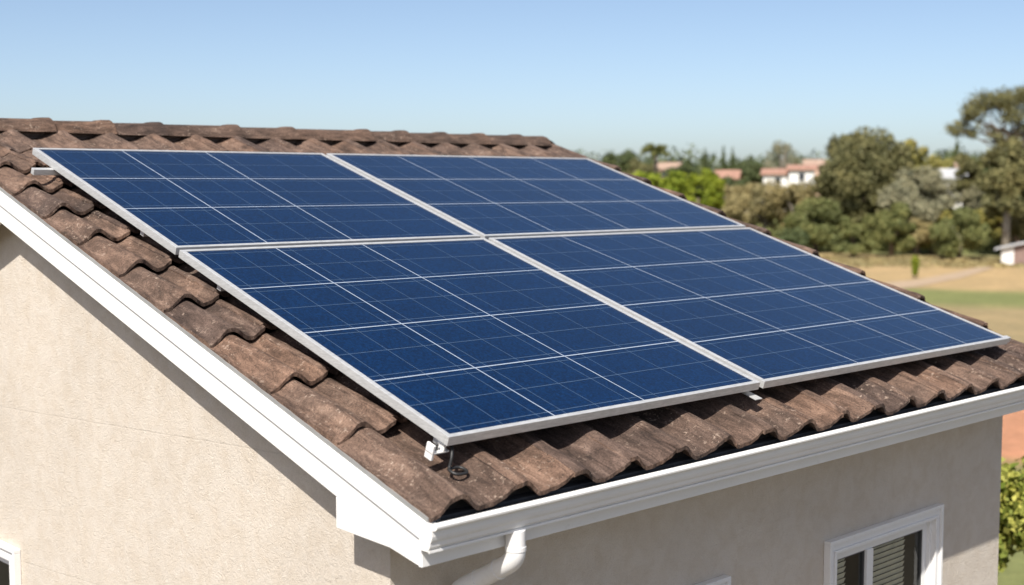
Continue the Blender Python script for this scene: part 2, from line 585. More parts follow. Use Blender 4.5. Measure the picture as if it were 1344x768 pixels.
def tile_mesh(mb, xa, xb, s0, s1, T, nx=20, ns=12, lift=0.038, verge=False, back=False):
    th = 0.023
    dz = tr_rng.uniform(-0.002, 0.002); ds = tr_rng.uniform(-0.007, 0.007); yaw = tr_rng.uniform(-0.005, 0.005); tilt = tr_rng.uniform(-.0015, .0015)
    ph = [tr_rng.uniform(0, 6.28) for _ in range(6)]
    vs = []
    for layer in (0, 1):
        for j in range(ns + 1):
            fj = (j / ns) ** 1.6
            s = s0 + ds + (s1 - s0 + 0.06) * fj
            for i in range(nx + 1):
                f = i / nx
                x = xa + (xb - xa) * f + (0.0015 * math.sin(s * 41 + ph[4]) if i in (0, nx) else 0)
                u = (x - CR0) / PER
                edge = 0.0016 * math.sin(17 * f + ph[0]) + 0.0010 * math.sin(41 * f + ph[1])
                nose = max(0, 1 - fj * 9)
                h = (prof_verge(x) if verge else prof(u))
                lf = lift
                if x < 0.06:
                    q = min(1, max(0, (x + 0.062) / 0.10)); q = q * q * (3 - 2 * q)
                    lf = lift * (0.45 + 0.55 * q); h *= 0.35 + 0.65 * q if not verge else 1
                h += lf * (1 - fj) + dz + 0.004 * (1 - f) + tilt * f
                h += 0.0012 * math.sin(s * 23 + f * 9 + ph[2]) + 0.001 * math.sin(s * 61 + f * 17 + ph[3])
                if layer == 0:
                    h -= 0.006 * nose ** 2
                else:
                    h -= th + (0.002 * nose)
                ss = s + (edge * 1.6 + yaw * (f - .5)) * nose + (0.002 if layer == 0 else 0) * nose
                vs.append(T(x, ss, h))
    n1 = nx + 1
    off = (ns + 1) * n1
    fs = []
    for j in range(ns):
        for i in range(nx):
            a = j * n1 + i
            fs.append((a, a + 1, a + n1 + 1, a + n1))
            fs.append((off + a, off + a + n1, off + a + n1 + 1, off + a + 1))
    for i in range(nx):
        fs.append((i, off + i, off + i + 1, i + 1))
    for j in range(ns):
        a = j * n1
        fs.append((a, a + n1, off + a + n1, off + a))
        a = j * n1 + nx
        fs.append((a, off + a, off + a + n1, a + n1))
    mb.add(vs, fs)


def edges_x():
    xs = [-0.060]
    x = CR0 + PER * 0.85
    while x < W - 0.1:
        xs.append(x); x += PER
    xs.append(W + 0.015)
    return xs


mb = MB()
xs = edges_x()
for r in range(len(rows) - 1):
    xr_ = xs if r == 0 else [xs[0], 0.212] + xs[1:]
    for k in range(len(xr_) - 1):
        tile_mesh(mb, xr_[k], xr_[k + 1] + (0.012 if k < len(xr_) - 2 else 0), rows[r] - (0.0 if r else 0.046) + (0.03 if (r and k == 1) else 0), rows[r + 1], roofpt,
                  lift=(0.020 if r == 0 else 0.050) if r < len(rows) - 2 else 0.018, verge=(k < 2 and r > 0), nx=30 if k < 10 else 18, ns=12 if k < 10 else 8)
tiles = hb(mb, "roof_tiles", M['tile'], smooth=True)
try:
    md = tiles.modifiers.new("es", 'EDGE_SPLIT'); md.split_angle = math.radians(48)
except Exception: pass
mb = MB()
for r in range(11):
    for k in range(len(xs) - 1):
        tile_mesh(mb, xs[k], xs[k + 1], r * 0.448, (r + 1) * 0.448, lambda x, s, h: (x, YB - (s * CT - h * ST), s * ST + h * CT), nx=10, ns=3)
hb(mb, "back_slope_tiles", M['tile'], smooth=True)

# ridge tiles: overlapping caps with a raised collar at each joint
mb = MB()
coll = [0.0, 0.335, 0.649 + .03, 1.10, 1.48, 2.09, 2.57, 3.28, 3.67, 4.09, 4.52, 4.96, 5.28]
coll = [-0.08] + coll[2:]


def ridge_ring(x, scale, dz, dy=0):
    base = [(-0.125, 0.036), (-0.112, 0.062), (-0.085, 0.098), (-0.05, 0.118), (-0.018, 0.126), (0.018, 0.126), (0.05, 0.118), (0.085, 0.098), (0.112, 0.062), (0.125, 0.036)]
    return [(x, RY + dy + a * scale, RZ + 0.022 + (b_ - 0.03) * scale + dz) for a, b_ in base]


for i in range(len(coll) - 1):
    a, b_ = coll[i], coll[i + 1]
    dz = tr_rng.uniform(-0.003, 0.003); dy = tr_rng.uniform(-.004, .004)
    last = i == len(coll) - 2
    segs = [(a - 0.06, 0.90, 0), (a + 0.03, 0.91, 0.0), (b_ - 0.10, 0.965, 0), (b_ - 0.085, 1.03, 0.0), (b_ - 0.05, 1.065, 0.001), (b_ + 0.008, 1.08, 0.001), (b_ + 0.012, 0.97, 0)]
    if last: segs = [(a - 0.06, 0.92, 0), (a + 0.03, 0.93, 0.0), (b_ - 0.02, 0.99, 0), (b_, 0.95, 0)]
    rings = [ridge_ring(x, s, dz + d, dy) for x, s, d in segs]
    inner = [ridge_ring(x, s * 0.86, dz + d, dy) for x, s, d in segs]
    nr_ = len(rings[0])
    vs = [p for r in rings for p in r] + [p for r in inner for p in r]
    off = len(rings) * nr_
    fs = []
    for r in range(len(rings) - 1):
        for k in range(nr_ - 1):
            q = r * nr_ + k
            fs.append((q, q + nr_, q + nr_ + 1, q + 1))
            fs.append((off + q, off + q + 1, off + q + nr_ + 1, off + q + nr_))
        q = r * nr_
        fs.append((q, off + q, off + q + nr_, q + nr_)); q = r * nr_ + nr_ - 1
        fs.append((q, q + nr_, off + q + nr_, off + q))
    for r in (0, len(rings) - 1):
        for k in range(nr_ - 1):
            q = r * nr_ + k
            fs.append((q, q + 1, off + q + 1, off + q))
    mb.add(vs, fs)
rt = hb(mb, "ridge_tiles", M['ridge'], smooth=True)
md = rt.modifiers.new("es", 'EDGE_SPLIT'); md.split_angle = math.radians(35)
mb = MB()
mb.box(-0.03, 5.24, RY - 0.055, RY + 0.055, RZ - 0.02, RZ + 0.09)
hb(mb, "ridge_mortar", M['mortar'])

# ---- white rake boards on both gables
def rake_poly(ztop, zbot, y0=0.03):
    return [(y0, y0 * SL + ztop), (RY, RZ + ztop), (YB - y0, y0 * SL + ztop), (YB - y0, y0 * SL + zbot), (RY, RZ + zbot), (y0, y0 * SL + zbot)]


for side in (0, 1):
    x0, x1 = (FX, FX + 0.03) if side == 0 else (W - 0.035, W - 0.005)
    sgn = -1 if side == 0 else 1
    mb = MB()
    mb.prism(rake_poly(-0.0975, -0.203), x0 + 0.002, x1 - 0.002, lambda p, t: (t, p[0], p[1]))
    hb(mb, "rake_board", M['white'], bevel=0.002)
    mb = MB()
    o = 0.009 * sgn
    mb.prism(rake_poly(-0.016, -0.0975, -0.045), min(x0, x0 + o), max(x1, x1 + o), lambda p, t: (t, p[0], p[1]))
    hb(mb, "rake_trim", M['white'], bevel=0.002)
    mb = MB()
    xa, xb = (FX + 0.032, GX - 0.003) if side == 0 else (XR + 0.003, W - 0.037)
    mb.prism(rake_poly(-0.175, -0.19), xa, xb, lambda p, t: (t, p[0], p[1]))
    hb(mb, "rake_soffit", M['white'])
    mb = MB()
    xa, xb = (FX - 0.005, -0.004) if side == 0 else (W - 0.04, W + 0.0)
    mb.prism(rake_poly(0.003, -0.015, -0.03), xa, xb, lambda p, t: (t, p[0], p[1]))
    hb(mb, "drip_flashing", M['flash'])
# added board, out of view under the gable peak, shaped to shadow the wall
mb = MB()
yk = 3.725
zk = yk * SL - 0.207
slope = (0.626 - 0.766) / (4.097 - 3.716)
mb.prism([(yk, zk), (RY, RZ - 0.207), (2 * RY - yk, zk), (RY, zk + slope * (RY - yk))], FX + 0.004, FX + 0.026, lambda p, t: (t, p[0], p[1]))
hb(mb, "shadow_board", M['white'])

# ---- boxed eave return at the gable corner
mb = MB()
poly = [(0.034, 0.034 * SL - 0.206), (0.034, -0.206), (0.20, -0.168), (0.545, -0.153), (0.545, 0.545 * SL - 0.206)]
poly = [(0.034, -0.2), (0.20, -0.166), (0.545, -0.153), (0.545, 0.545 * SL - 0.204), (0.034, 0.034 * SL - 0.196)]
mb.prism(poly, FX + 0.001, GX - 0.002, lambda p, t: (t, p[0], p[1]))
hb(mb, "eave_return", M['white'], bevel=0.002)

# ---- fascia and soffit along the eave
for (ya, yb) in ((0.008, 0.03),):
    mb = MB(); mb.box(FX - 0.001, W, ya, yb, -0.203, -0.032)
    hb(mb, "fascia", M['white'], bevel=0.002)
    mb = MB(); mb.box(FX + .002, W - 0.01, -0.006, 0.05, -0.0295, -0.020)
    hb(mb, "eave_felt", M['gutter_in'])
    mb = MB(); mb.box(GX, XR, 0.033, OY - 0.002, -0.198, -0.186)
    hb(mb, "eave_soffit", M['white'])

# ---- gutter
outer = [(0.006, -0.030), (0.006, -0.124), (-0.045, -0.124), (-0.054, -0.112), (-0.057, -0.096), (-0.064, -0.084), (-0.068, -0.070), (-0.068, -0.046), (-0.080, -0.045), (-0.089, -0.041), (-0.095, -0.034), (-0.096, -0.027), (-0.092, -0.020), (-0.084, -0.016), (-0.072, -0.018)]
inner = [(-0.072, -0.023), (-0.0655, -0.028), (-0.0645, -0.040), (-0.0645, -0.070), (-0.061, -0.082), (-0.0535, -0.095), (-0.0505, -0.110), (-0.043, -0.1205), (0.0025, -0.1205), (0.0025, -0.030)]
XG0, XG1 = FX - 0.012, W + 0.06
gutter = empty("gutter", None, None); del gutter
gv = lambda p, t: (t, p[0], p[1])
gutter = hb(MB().prism(outer + inner, XG0, XG1, gv), "gutter", M['white'])
mb = MB()
capp = outer[1:]
capp = [(0.006, -0.022)] + outer[1:]
mb.prism(capp, XG0 - 0.004, XG0 - 0.0005, gv)
hb(mb, "end_cap", M['white'], gutter)
mb = MB(); mb.prism(capp, XG1 + 0.0005, XG1 + 0.004, gv)
hb(mb, "end_cap", M['white'], gutter)
mb = MB()
ln_o = [(0.0015, -0.031), (0.0015, -0.100), (-0.050, -0.100), (-0.0595, -0.082), (-0.0635, -0.068), (-0.0635, -0.0255)]
ln_i = [(-0.0615, -0.0255), (-0.0615, -0.066), (-0.056, -0.078), (-0.046, -0.088), (-0.001, -0.086), (-0.0005, -0.031)]
mb.prism(ln_o + ln_i, XG0 + 0.001, XG1 - 0.001, gv)
hb(mb, "gutter_liner", M['gutter_in'], gutter)  # dark grey liner following the inside of the gutter
mb = MB(); mb.box(XG0 - 0.003, XG1, -0.05, -0.044, -0.136, -0.1255)
mb.box(XG0 - 0.003, XG1, -0.044, 0.005, -0.131, -0.1255)
hb(mb, "gutter_bead", M['white'], gutter, bevel=0.001)
# small white spacer under the first eave tile
mb = MB(); mb.box(-0.05, -0.005, -0.03, 0.028, -0.021, -0.004)
hb(mb, "eave_closure", M['white'])
# dark closure behind the eave tiles
mb = MB(); mb.box(-0.02, W - 0.02, 0.05, 0.06, -0.03, 0.022)
hb(mb, "tile_closure", M['dark'])

# ---- downpipe
dp = [(0.385, -0.03, -0.131), (0.385, -0.03, -0.20), (0.385, -0.03, -0.232), (0.385, -0.012, -0.262), (0.385, 0.02, -0.285), (0.385, 0.16, -0.365), (0.385, 0.27, -0.425), (0.385, 0.315, -0.46), (0.385, 0.338, -0.52), (0.385, 0.338, -1.0)]
# smooth the bends
def smooth_path(pts, it=2):
    for _ in range(it):
        q = [pts[0]]
        for a, b_ in zip(pts[:-1], pts[1:]):
            a, b_ = Vector(a), Vector(b_)
            q += [a * 0.75 + b_ * 0.25, a * 0.25 + b_ * 0.75]
        q.append(pts[-1]); pts = q
    return pts


mb = MB(); mb.tube(smooth_path(dp), 0.040, 20)
pipe = hb(mb, "downpipe", M['vinyl'], smooth=True)
pl = dp[-1]
mb = MB(); mb.tube([(pl[0], pl[1], -0.98), (pl[0], pl[1], GZ + 0.1)], 0.039, 20); hb(mb, "lower_pipe", M['vinyl'], pipe, smooth=True)
mb = MB(); mb.tube([(0.385, -0.03, -0.198), (0.385, -0.03, -0.215)], 0.0425, 24)
hb(mb, "pipe_collar", M['vinyl'], pipe)
d = (Vector(dp[5]) - Vector(dp[4])).normalized()
a = Vector(dp[4]) + d * 0.05
b_ = Vector(dp[5]) + d * 0.02
mb = MB(); mb.tube([a, a + d * 0.012], 0.0425, 24)
hb(mb, "pipe_collar", M['vinyl'], pipe)
mb = MB(); mb.tube([b_, b_ + d * 0.012], 0.0425, 24)
hb(mb, "pipe_collar", M['vinyl'], pipe)


# ---- windows
def window(wn_, fn, mull, name="window", blinds=True):
    u0, u1, v0, v1 = wn_
    cas = 0.092
    mb = MB()
    def frame(mb, a, b_, c, d_, w, d0, d1):
        for q in ((a, b_, d_ - w, d_), (a, b_, c, c + w), (a, a + w, c + w, d_ - w), (b_ - w, b_, c + w, d_ - w)):
            mb.box(q[0], q[1], d0, d1, q[2], q[3], lambda x, y, z: fn(x, z, y))
    frame(mb, u0, u1, v0, v1, 0.024, -0.046, -0.001)
    frame(mb, u0 + 0.024, u1 - 0.024, v0 + 0.024, v1 - 0.024, 0.040, -0.030, 0.01)
    frame(mb, u0 + 0.064, u1 - 0.064, v0 + 0.064, v1 - 0.064, 0.020, -0.040, 0.01)
    win = hb(mb, name, M['vinyl'], bevel=0.003)
    mb = MB()
    frame(mb, u0 + 0.084, u1 - 0.084, v0 + 0.084, v1 - 0.084, 0.018, -0.006, 0.05)
    frame(mb, u0 + 0.102, u1 - 0.102, v0 + 0.102, v1 - 0.102, 0.045, 0.016, 0.05)
    mb.box(mull - 0.035, mull + 0.035, 0.004, 0.05, v0 + 0.147, v1 - 0.147, lambda x, y, z: fn(x, z, y))
    hb(mb, "frame", M['vinyl'], win, bevel=0.002)
    mb = MB()
    for a, c in ((u0 + 0.147, mull - 0.035), (mull + 0.035, u1 - 0.147)):
        frame(mb, a, c, v0 + 0.147, v1 - 0.147, 0.008, 0.022, 0.05)
    hb(mb, "gasket", M['gasket'], win)
    for a, c in ((u0 + 0.155, mull - 0.043), (mull + 0.043, u1 - 0.155)):
        mb = MB(); mb.add([fn(a, v0 + 0.155, 0.034), fn(c, v0 + 0.155, 0.034), fn(c, v1 - 0.155, 0.034), fn(a, v1 - 0.155, 0.034)], [(0, 1, 2, 3)])
        hb(mb, "pane", M['glass'], win)
        mb = MB()
        z = v1 - 0.16
        if blinds:
            while z > v0 + 0.16:
                jit = random.uniform(-0.002, 0.002)
                mb.add([fn(a + 0.01 + jit, z, 0.062), fn(c - 0.13 + jit, z, 0.062), fn(c - 0.13, z - 0.0355 + jit, 0.076), fn(a + 0.01, z - 0.0355, 0.076)], [(0, 1, 2, 3)])
                z -= 0.034
            hb(mb, "blind", M['blind'], win)
    mb = MB()
    # closed dark room box behind the opening
    A, B, C_, D_ = u0 + IN + 0.002, u1 - IN - 0.002, v0 + IN + 0.002, v1 - IN - 0.002
    pts = [fn(A, C_, 0.06), fn(B, C_, 0.06), fn(B, D_, 0.06), fn(A, D_, 0.06), fn(A, C_, 0.9), fn(B, C_, 0.9), fn(B, D_, 0.9), fn(A, D_, 0.9)]
    mb.add(pts, [(4, 5, 6, 7), (0, 1, 5, 4), (1, 2, 6, 5), (2, 3, 7, 6), (3, 0, 4, 7)])
    hb(mb, "reveal", M['room'], win)
    return win


window(WF1, lambda u, v, d: (u, OY + d, v), 3.735)
window(WF2, lambda u, v, d: (u, OY + d, v), 1.65)
window(WG, lambda u, v, d: (GX + d, u, v), 4.6, blinds=False)

# ------------------------------------------------------------------ solar panels
HT, HBt = 0.180, 0.140
KP = 0.03 / 2.153


def ax(v): return v * (1 - KP) - 3.148 * KP


def asl(v): return v * (1 - KP) - 3.129 * KP



def panel(x0, x1, s0, s1, cols, rws, label):
    """cols: list of (x at bottom, x at top) of the bright cell lines; rws: slope positions of bright lines"""
    x0, x1, s0, s1 = ax(x0), ax(x1), asl(s0), asl(s1)
    cols = [(ax(p_), ax(q_)) for p_, q_ in cols]; rws = [asl(v) for v in rws]
    root = empty("solar_panel", label, "solar panel", "solar panels mounted on the tiled roof", loc=roofpt(x0, s0, 0.09))
    off = Vector(root.location)

    def pb(mb, name, mat, **k):
        o = mb.build(name, mat, root, **k)
        o.location = -off
        return o
    fw = 0.024
    R = lambda x, s, h: roofpt(x, s, h)
    mb = MB()
    mb.box(x0, x1, s0, s0 + fw, HBt, HT, R); mb.box(x0, x1, s1 - fw, s1, HBt, HT, R)
    mb.box(x0, x0 + fw, s0 + fw, s1 - fw, HBt, HT, R); mb.box(x1 - fw, x1, s0 + fw, s1 - fw, HBt, HT, R)
    pb(mb, "frame", M['alu'], bevel=0.0015)
    a, b_, c, d_ = x0 + fw, x1 - fw, s0 + fw, s1 - fw
    mb = MB(); mb.box(a - .001, b_ + .001, c - .001, d_ + .001, HT - 0.012, HT - 0.004, R)
    pb(mb, "glass", M['cell'])
    mb = MB(); mb.box(a, b_, c, d_, HT - 0.02, HT - 0.0135, R)
    pb(mb, "backsheet", M['dark'])
    # bright gaps between cells
    H = HT - 0.0031
    mb = MB()
    def xat(cl, s): return cl[0] + (cl[1] - cl[0]) * (s - c) / (d_ - c)
    def vline(mb, xb, xt, sb, st, w, h):
        mb.add([R(xb - w / 2, sb, h), R(xb + w / 2, sb, h), R(xt + w / 2, st, h), R(xt - w / 2, st, h)], [(0, 1, 2, 3)])
    for cl in cols: vline(mb, cl[0], cl[1], c, d_, 0.0068, H)
    for r in rws:
        mb.add([R(a, r - 0.0042, H + .0006), R(b_, r - 0.0042, H + .0006), R(b_, r + 0.0042, H + .0006), R(a, r + 0.0042, H + .0006)], [(0, 1, 2, 3)])
    pb(mb, "cell_border", M['grid'])
    mb = MB()
    CL = [(a, a)] + cols + [(b_, b_)]
    RW = [c] + rws + [d_]
    for i in range(len(CL) - 1):
        for fr in (0.13, 0.5, 0.87):
            xb = CL[i][0] + (CL[i + 1][0] - CL[i][0]) * fr; xt = CL[i][1] + (CL[i + 1][1] - CL[i][1]) * fr
            vline(mb, xb, xt, c, d_, 0.0028, H - .0004)
    for j in range(len(RW) - 1):
        for fr in (0.08, 0.52, 0.92):
            s = RW[j] + (RW[j + 1] - RW[j]) * fr
            mb.add([R(a, s - 0.0017, H - .0002), R(b_, s - 0.0017, H - .0002), R(b_, s + 0.0017, H - .0002), R(a, s + 0.0017, H - .0002)], [(0, 1, 2, 3)])
    pb(mb, "busbar", M['gridfine'])
    return root


ll = panel(0.240, 2.325, 0.258, 2.418, [(0.866, 0.80), (1.455, 1.375)], [0.80, 1.33, 1.875], "lower left solar panel, its corner above the gutter end of the gable")
ul = panel(0.240, 2.325, 2.452, 4.175, [(0.80, 0.80), (1.365, 1.385)], [3.065, 3.595], "upper left solar panel, just below the ridge beside the gable edge")
lr = panel(2.362, 5.045, 0.258, 2.418, [(3.28, 2.985), (4.01, 3.765), (4.53, 4.40)], [0.765, 1.295, 1.83], "lower right solar panel, above the gutter over the double window")
ur = panel(2.362, 5.045, 2.452, 4.175, [(3.0, 2.975), (3.74, 3.69), (4.40, 4.36)], [3.065, 3.595], "upper right solar panel, below the far end of the ridge")

# mounting rails under the panels
def rail(s, x0, x1, label, hooks):
    root = empty("mounting_rail", label, "mounting rail", "rails under the solar panels", loc=roofpt(x0, s, 0.08))
    off = Vector(root.location)
    mb = MB(); mb.box(x0, x1, s - 0.018, s + 0.018, 0.104, 0.1385, roofpt)
    o = mb.build("rail", M['alu'], root, bevel=0.002); o.location = -off
    for hx in hooks:
        mb = MB()
        mb.box(hx - 0.02, hx + 0.02, s + 0.0185, s + 0.030, 0.05, 0.1385, roofpt)
        mb.box(hx - 0.02, hx + 0.02, s + 0.0185, s + 0.17, 0.046, 0.052, roofpt)
        o = mb.build("roof_hook", M['alu'], root, bevel=0.001); o.location = -off
    return root


rail(0.30, 0.215, 5.13, "aluminium rail under the lower panels, its far end poking out near the eave", [])
plate = MB().box(2.19, 2.245, 0.172, 0.30, 0.104, 0.110, roofpt).build("fixing_plate", M['alu'], bevel=0.0015)
tag(plate, "small flat metal plate poking out below the gap between the two lower panels", "bracket")

rail(1.98, 0.215, 4.9, "aluminium rail hidden below the top of the lower panels", [1.2, 3.8])
rail(2.76, 0.215, 4.9, "aluminium rail hidden below the lower half of the upper panels", [1.2, 3.8])
rail(3.80, 0.078, 4.9, "white rail end poking out past the upper left panel over the gable tiles", [1.2, 3.8])

# end clamps
def clamp(x, s, label, w=0.055):
    root = empty("panel_clamp", label, "clamp", None, loc=roofpt(x, s, 0.06))
    off = Vector(root.location)
    mb = MB()
    mb.box(x - w, x + .02, s - 0.022, s + 0.022, 0.092, 0.100, roofpt)
    mb.box(x - w - 0.0, x - w + 0.012, s - 0.022, s + 0.022, 0.066, 0.132, roofpt)
    mb.box(x - 0.014, x - 0.002, s - 0.022, s + 0.022, 0.100, 0.1385, roofpt)
    o = mb.build("bracket", M['white'], root, bevel=0.0025); o.location = -off
    mb = MB(); mb.tube([roofpt(x - w / 2, s, 0.100), roofpt(x - w / 2, s, 0.128)], 0.008, 8)
    o = mb.build("bolt", M['gasket'], root, bevel=0.001); o.location = -off
    return root


clamp(0.222, 0.262, "small white clamp under the near corner of the lower left panel", 0.07)

# ---- cable loop
cp = []
cx_, cs_ = 0.236, 0.165
cp.append(roofpt(0.26, 0.29, 0.14)); cp.append(roofpt(0.245, 0.24, 0.125)); cp.append(roofpt(0.222, 0.20, 0.10))
for k in range(0, 16):
    a = math.radians(130 + k * 24)
    cp.append(roofpt(cx_ + 0.038 * math.cos(a), cs_ + 0.032 * math.sin(a) + 0.003 * math.sin(3 * a), 0.052 - 0.006 * k / 15))
cable = MB().tube(smooth_path(cp, 2), 0.0068, 8).build("cable_loop", M['black'], smooth=True)
tag(cable, "black cable loop hanging onto the tiles below the near corner of the lower left panel", "cable")


# ------------------------------------------------------------------ vegetation
def leaf_cloud(name, clumps, count, size, mat, parent=None, loc=(0, 0, 0), aspect=0.6, shell=0.55, droop=0.0):
    """clumps: list of (cx,cy,cz, rx,ry,rz); count leaves spread over their volume, thicker near the skin"""
    cl = np.array(clumps, float)
    wts = (cl[:, 3] * cl[:, 4] * cl[:, 5]) ** (2 / 3); wts /= wts.sum()
    idx = rng.choice(len(cl), count, p=wts)
    d = rng.normal(size=(count, 3)); d /= np.linalg.norm(d, axis=1)[:, None]
    r = shell + (1 - shell) * rng.random(count) ** 0.6
    r *= 1 + 0.10 * rng.normal(size=count)
    c = cl[idx, :3] + d * cl[idx, 3:] * r[:, None]
    nrm = d + 0.75 * rng.normal(size=(count, 3)); nrm[:, 2] += 0.35; nrm /= np.linalg.norm(nrm, axis=1)[:, None]
    t = np.cross(nrm, rng.normal(size=(count, 3))); t /= np.linalg.norm(t, axis=1)[:, None]
    t[:, 2] -= droop; t /= np.linalg.norm(t, axis=1)[:, None]
    bt = np.cross(nrm, t)
    s = size * (0.6 + 0.8 * rng.random(count))[:, None]
    V = np.empty((count, 4, 3))
    V[:, 0] = c - t * s * 0.5
    V[:, 1] = c + bt * s * aspect * 0.5 + nrm * s * 0.06
    V[:, 2] = c + t * s * 0.5
    V[:, 3] = c - bt * s * aspect * 0.5 + nrm * s * 0.06
    me = bpy.data.meshes.new(name)
    me.vertices.add(count * 4); me.vertices.foreach_set("co", V.reshape(-1))
    me.loops.add(count * 4); me.loops.foreach_set("vertex_index", np.arange(count * 4))
    me.polygons.add(count); me.polygons.foreach_set("loop_start", np.arange(count) * 4)
    me.update(calc_edges=True)
    me.materials.append(mat)
    o = bpy.data.objects.new(name, me); col.objects.link(o)
    if parent: o.parent = parent
    o.location = loc
    return o


def crown_clumps(w, h, z0, n, flat=1.0, rs=(0.16, 0.30), seed=0):
    """clumps filling an uneven ellipsoid of width w, height h whose bottom is at z0"""
    rr = random.Random(seed)
    out = []
    for i in range(n):
        a = rr.uniform(0, 2 * math.pi); u = rr.uniform(-0.85, 1)
        k = rr.uniform(0.45, 0.86)
        q = math.sqrt(max(0, 1 - u * u))
        rad = rr.uniform(*rs)
        out.append((math.cos(a) * q * k * w / 2, math.sin(a) * q * k * w / 2, z0 + h / 2 + u * k * h / 2, rad * w * 0.5 * 1.15, rad * w * 0.5 * 1.15, rad * min(w, h) * 0.56 * flat))
    return out


LM = {
    'oak': make_leaf("oak_leaves", (0.102, 0.106, 0.045), (0.241, 0.225, 0.102)),
    'bright': make_leaf("bright_leaves", (0.10, 0.15, 0.014), (0.33, 0.38, 0.04), 0.3),
    'green': make_leaf("shrub_leaves", (0.123, 0.146, 0.049), (0.263, 0.265, 0.103), 0.3),
    'dgreen': make_leaf("dark_green_leaves", (0.058, 0.084, 0.036), (0.146, 0.168, 0.070)),
    'olive': make_leaf("grey_green_leaves", (0.189, 0.190, 0.120), (0.364, 0.345, 0.232)),
    'dry': make_leaf("dry_leaves", (0.218, 0.190, 0.087), (0.393, 0.329, 0.168)),
    'yellow': make_leaf("yellow_green_leaves", (0.204, 0.204, 0.053), (0.408, 0.351, 0.112)),
    'bush': make_leaf("broad_leaves", (0.116, 0.168, 0.021), (0.524, 0.505, 0.126), 0.3),
}


def tree(name, cat, px, t, wpx, top, bot, mat, label, n=None, leaf=0.42, nclump=26, trunk='bark', seed=None, depth=None, stems=1, rs=(0.16, 0.30), shell=0.5, group=None, dens=1.0):
    """crown spans photo pixels top..bot at depth t, wpx wide; trunk goes to the ground below"""
    mpp = t / F_PX
    c = P(px, 240, t)
    gz = ground_z(c[0], c[1])
    ztop = CAM[2] - (top - 240) * mpp
    zbot = max(gz + 0.1, CAM[2] - (bot - 240) * mpp)
    w, h = wpx * mpp * 1.12, (ztop - zbot) * 1.08
    root = empty(name, label, cat, group, loc=(c[0], c[1], gz))
    sd = seed if seed is not None else int(px * 7 + t)
    cl = crown_clumps(w, h, zbot - gz, nclump, seed=sd, rs=rs)
    n = n or int(dens * min(16000, max(2500, 26 * w * h / (leaf * leaf))))
    leaf_cloud("crown", cl, n, leaf, LM[mat], root, shell=shell)
    mb = MB()
    rr = random.Random(sd)
    hh = max(1.2, zbot - gz + h * 0.45)
    for k in range(stems):
        ox = rr.uniform(-.15, .15) * w * (stems > 1); oy = rr.uniform(-.15, .15) * w * (stems > 1)
        r0 = 0.045 * h / math.sqrt(stems) + 0.05
        mb.tube([(ox * .3, oy * .3, -0.1), (ox * .5 + rr.uniform(-.1, .1), oy * .5, hh * 0.5), (ox, oy, hh)], [r0, r0 * .8, r0 * .5], 8)
        for q in range(6):
            cc = rr.choice(cl)
            s0 = Vector((ox * .6, oy * .6, hh * rr.uniform(0.45, 0.9)))
            e = Vector(cc[:3]); mid = s0.lerp(e, 0.5) + Vector((0, 0, 0.06 * h))
            mb.tube([s0, mid, e], [r0 * .45, r0 * .28, r0 * .08], 6)
    mb.build("trunk", M[trunk], root, smooth=True)
    return root


# --- trees and shrubs (pixel position in the photo, metres away)
tree("evergreen_tree", "tree", 838, 205, 44, 210, 262, 'oak', "dark tree directly left of the palm", leaf=.5)
tree("evergreen_tree", "tree", 812, 210, 62, 199, 262, 'dgreen', "dark green tree at the far left of the tree line just past the roof", leaf=.5)
tree("evergreen_tree", "tree", 782, 230, 40, 216, 262, 'dgreen', "low dark tree whose top barely clears the panel edge", leaf=.5)
tree("bright_tree", "tree", 866, 95, 88, 220, 300, 'bright', "bright yellow green tree right behind the roof, its left half", leaf=.3, nclump=60, dens=.9, rs=(.10,.2))
tree("bright_tree", "tree", 916, 99, 76, 222, 296, 'bright', "bright yellow green tree with a ragged top, the right one of the bright pair", leaf=.3, nclump=50, seed=91, dens=.9, rs=(.10,.2))
tree("evergreen_tree", "tree", 900, 240, 50, 212, 260, 'dgreen', "dark tree behind the bright green tree and the salmon coloured wall", leaf=.5)
tree("evergreen_tree", "tree", 958, 150, 46, 236, 290, 'dgreen', "low dark tree in front of the house with only a red roof showing", leaf=.36)
tree("evergreen_tree", "tree", 972, 215, 60, 212, 262, 'dgreen', "broad dark evergreen beside the red roof", leaf=.5)
tree("oak_tree", "tree", 1136, 135, 138, 177, 322, 'oak', "largest round dark oak in the middle of the tree line", leaf=.40, nclump=120, n=34000, rs=(.13, .21), seed=77)
tree("oak_tree", "tree", 1090, 150, 60, 226, 300, 'oak', "smaller dark oak at the left foot of the largest oak", leaf=.42)
tree("yellow_tree", "tree", 1208, 175, 62, 186, 262, 'yellow', "olive yellow tree looking over the right shoulder of the largest oak", leaf=.45)
tree("yellow_tree", "tree", 1252, 185, 62, 208, 256, 'yellow', "low olive yellow tree in front of the thin cypress", leaf=.45)
tree("olive_tree", "tree", 1206, 122, 92, 223, 304, 'olive', "grey green rounded olive tree in front of the largest oak", leaf=.3, nclump=44, dens=1.1, trunk='palebark')
tree("shrub", "shrub", 998, 140, 104, 237, 330, 'dry', "tall dry brown green thicket below the white house", leaf=.3, stems=6, trunk='palebark', dens=.75)
tree("shrub", "shrub", 950, 130, 60, 244, 330, 'dry', "dry thicket between the bright tree and the pale stems", leaf=.3, stems=5, trunk='palebark', dens=.7)
tree("shrub", "shrub", 1050, 138, 70, 243, 318, 'dry', "brownish shrub under the right end of the white house", leaf=.3, stems=4, trunk='palebark', dens=.8)
tree("shrub", "shrub", 1072, 124, 84, 262, 332, 'green', "rounded green shrub at the left end of the field edge", leaf=.3, nclump=30)
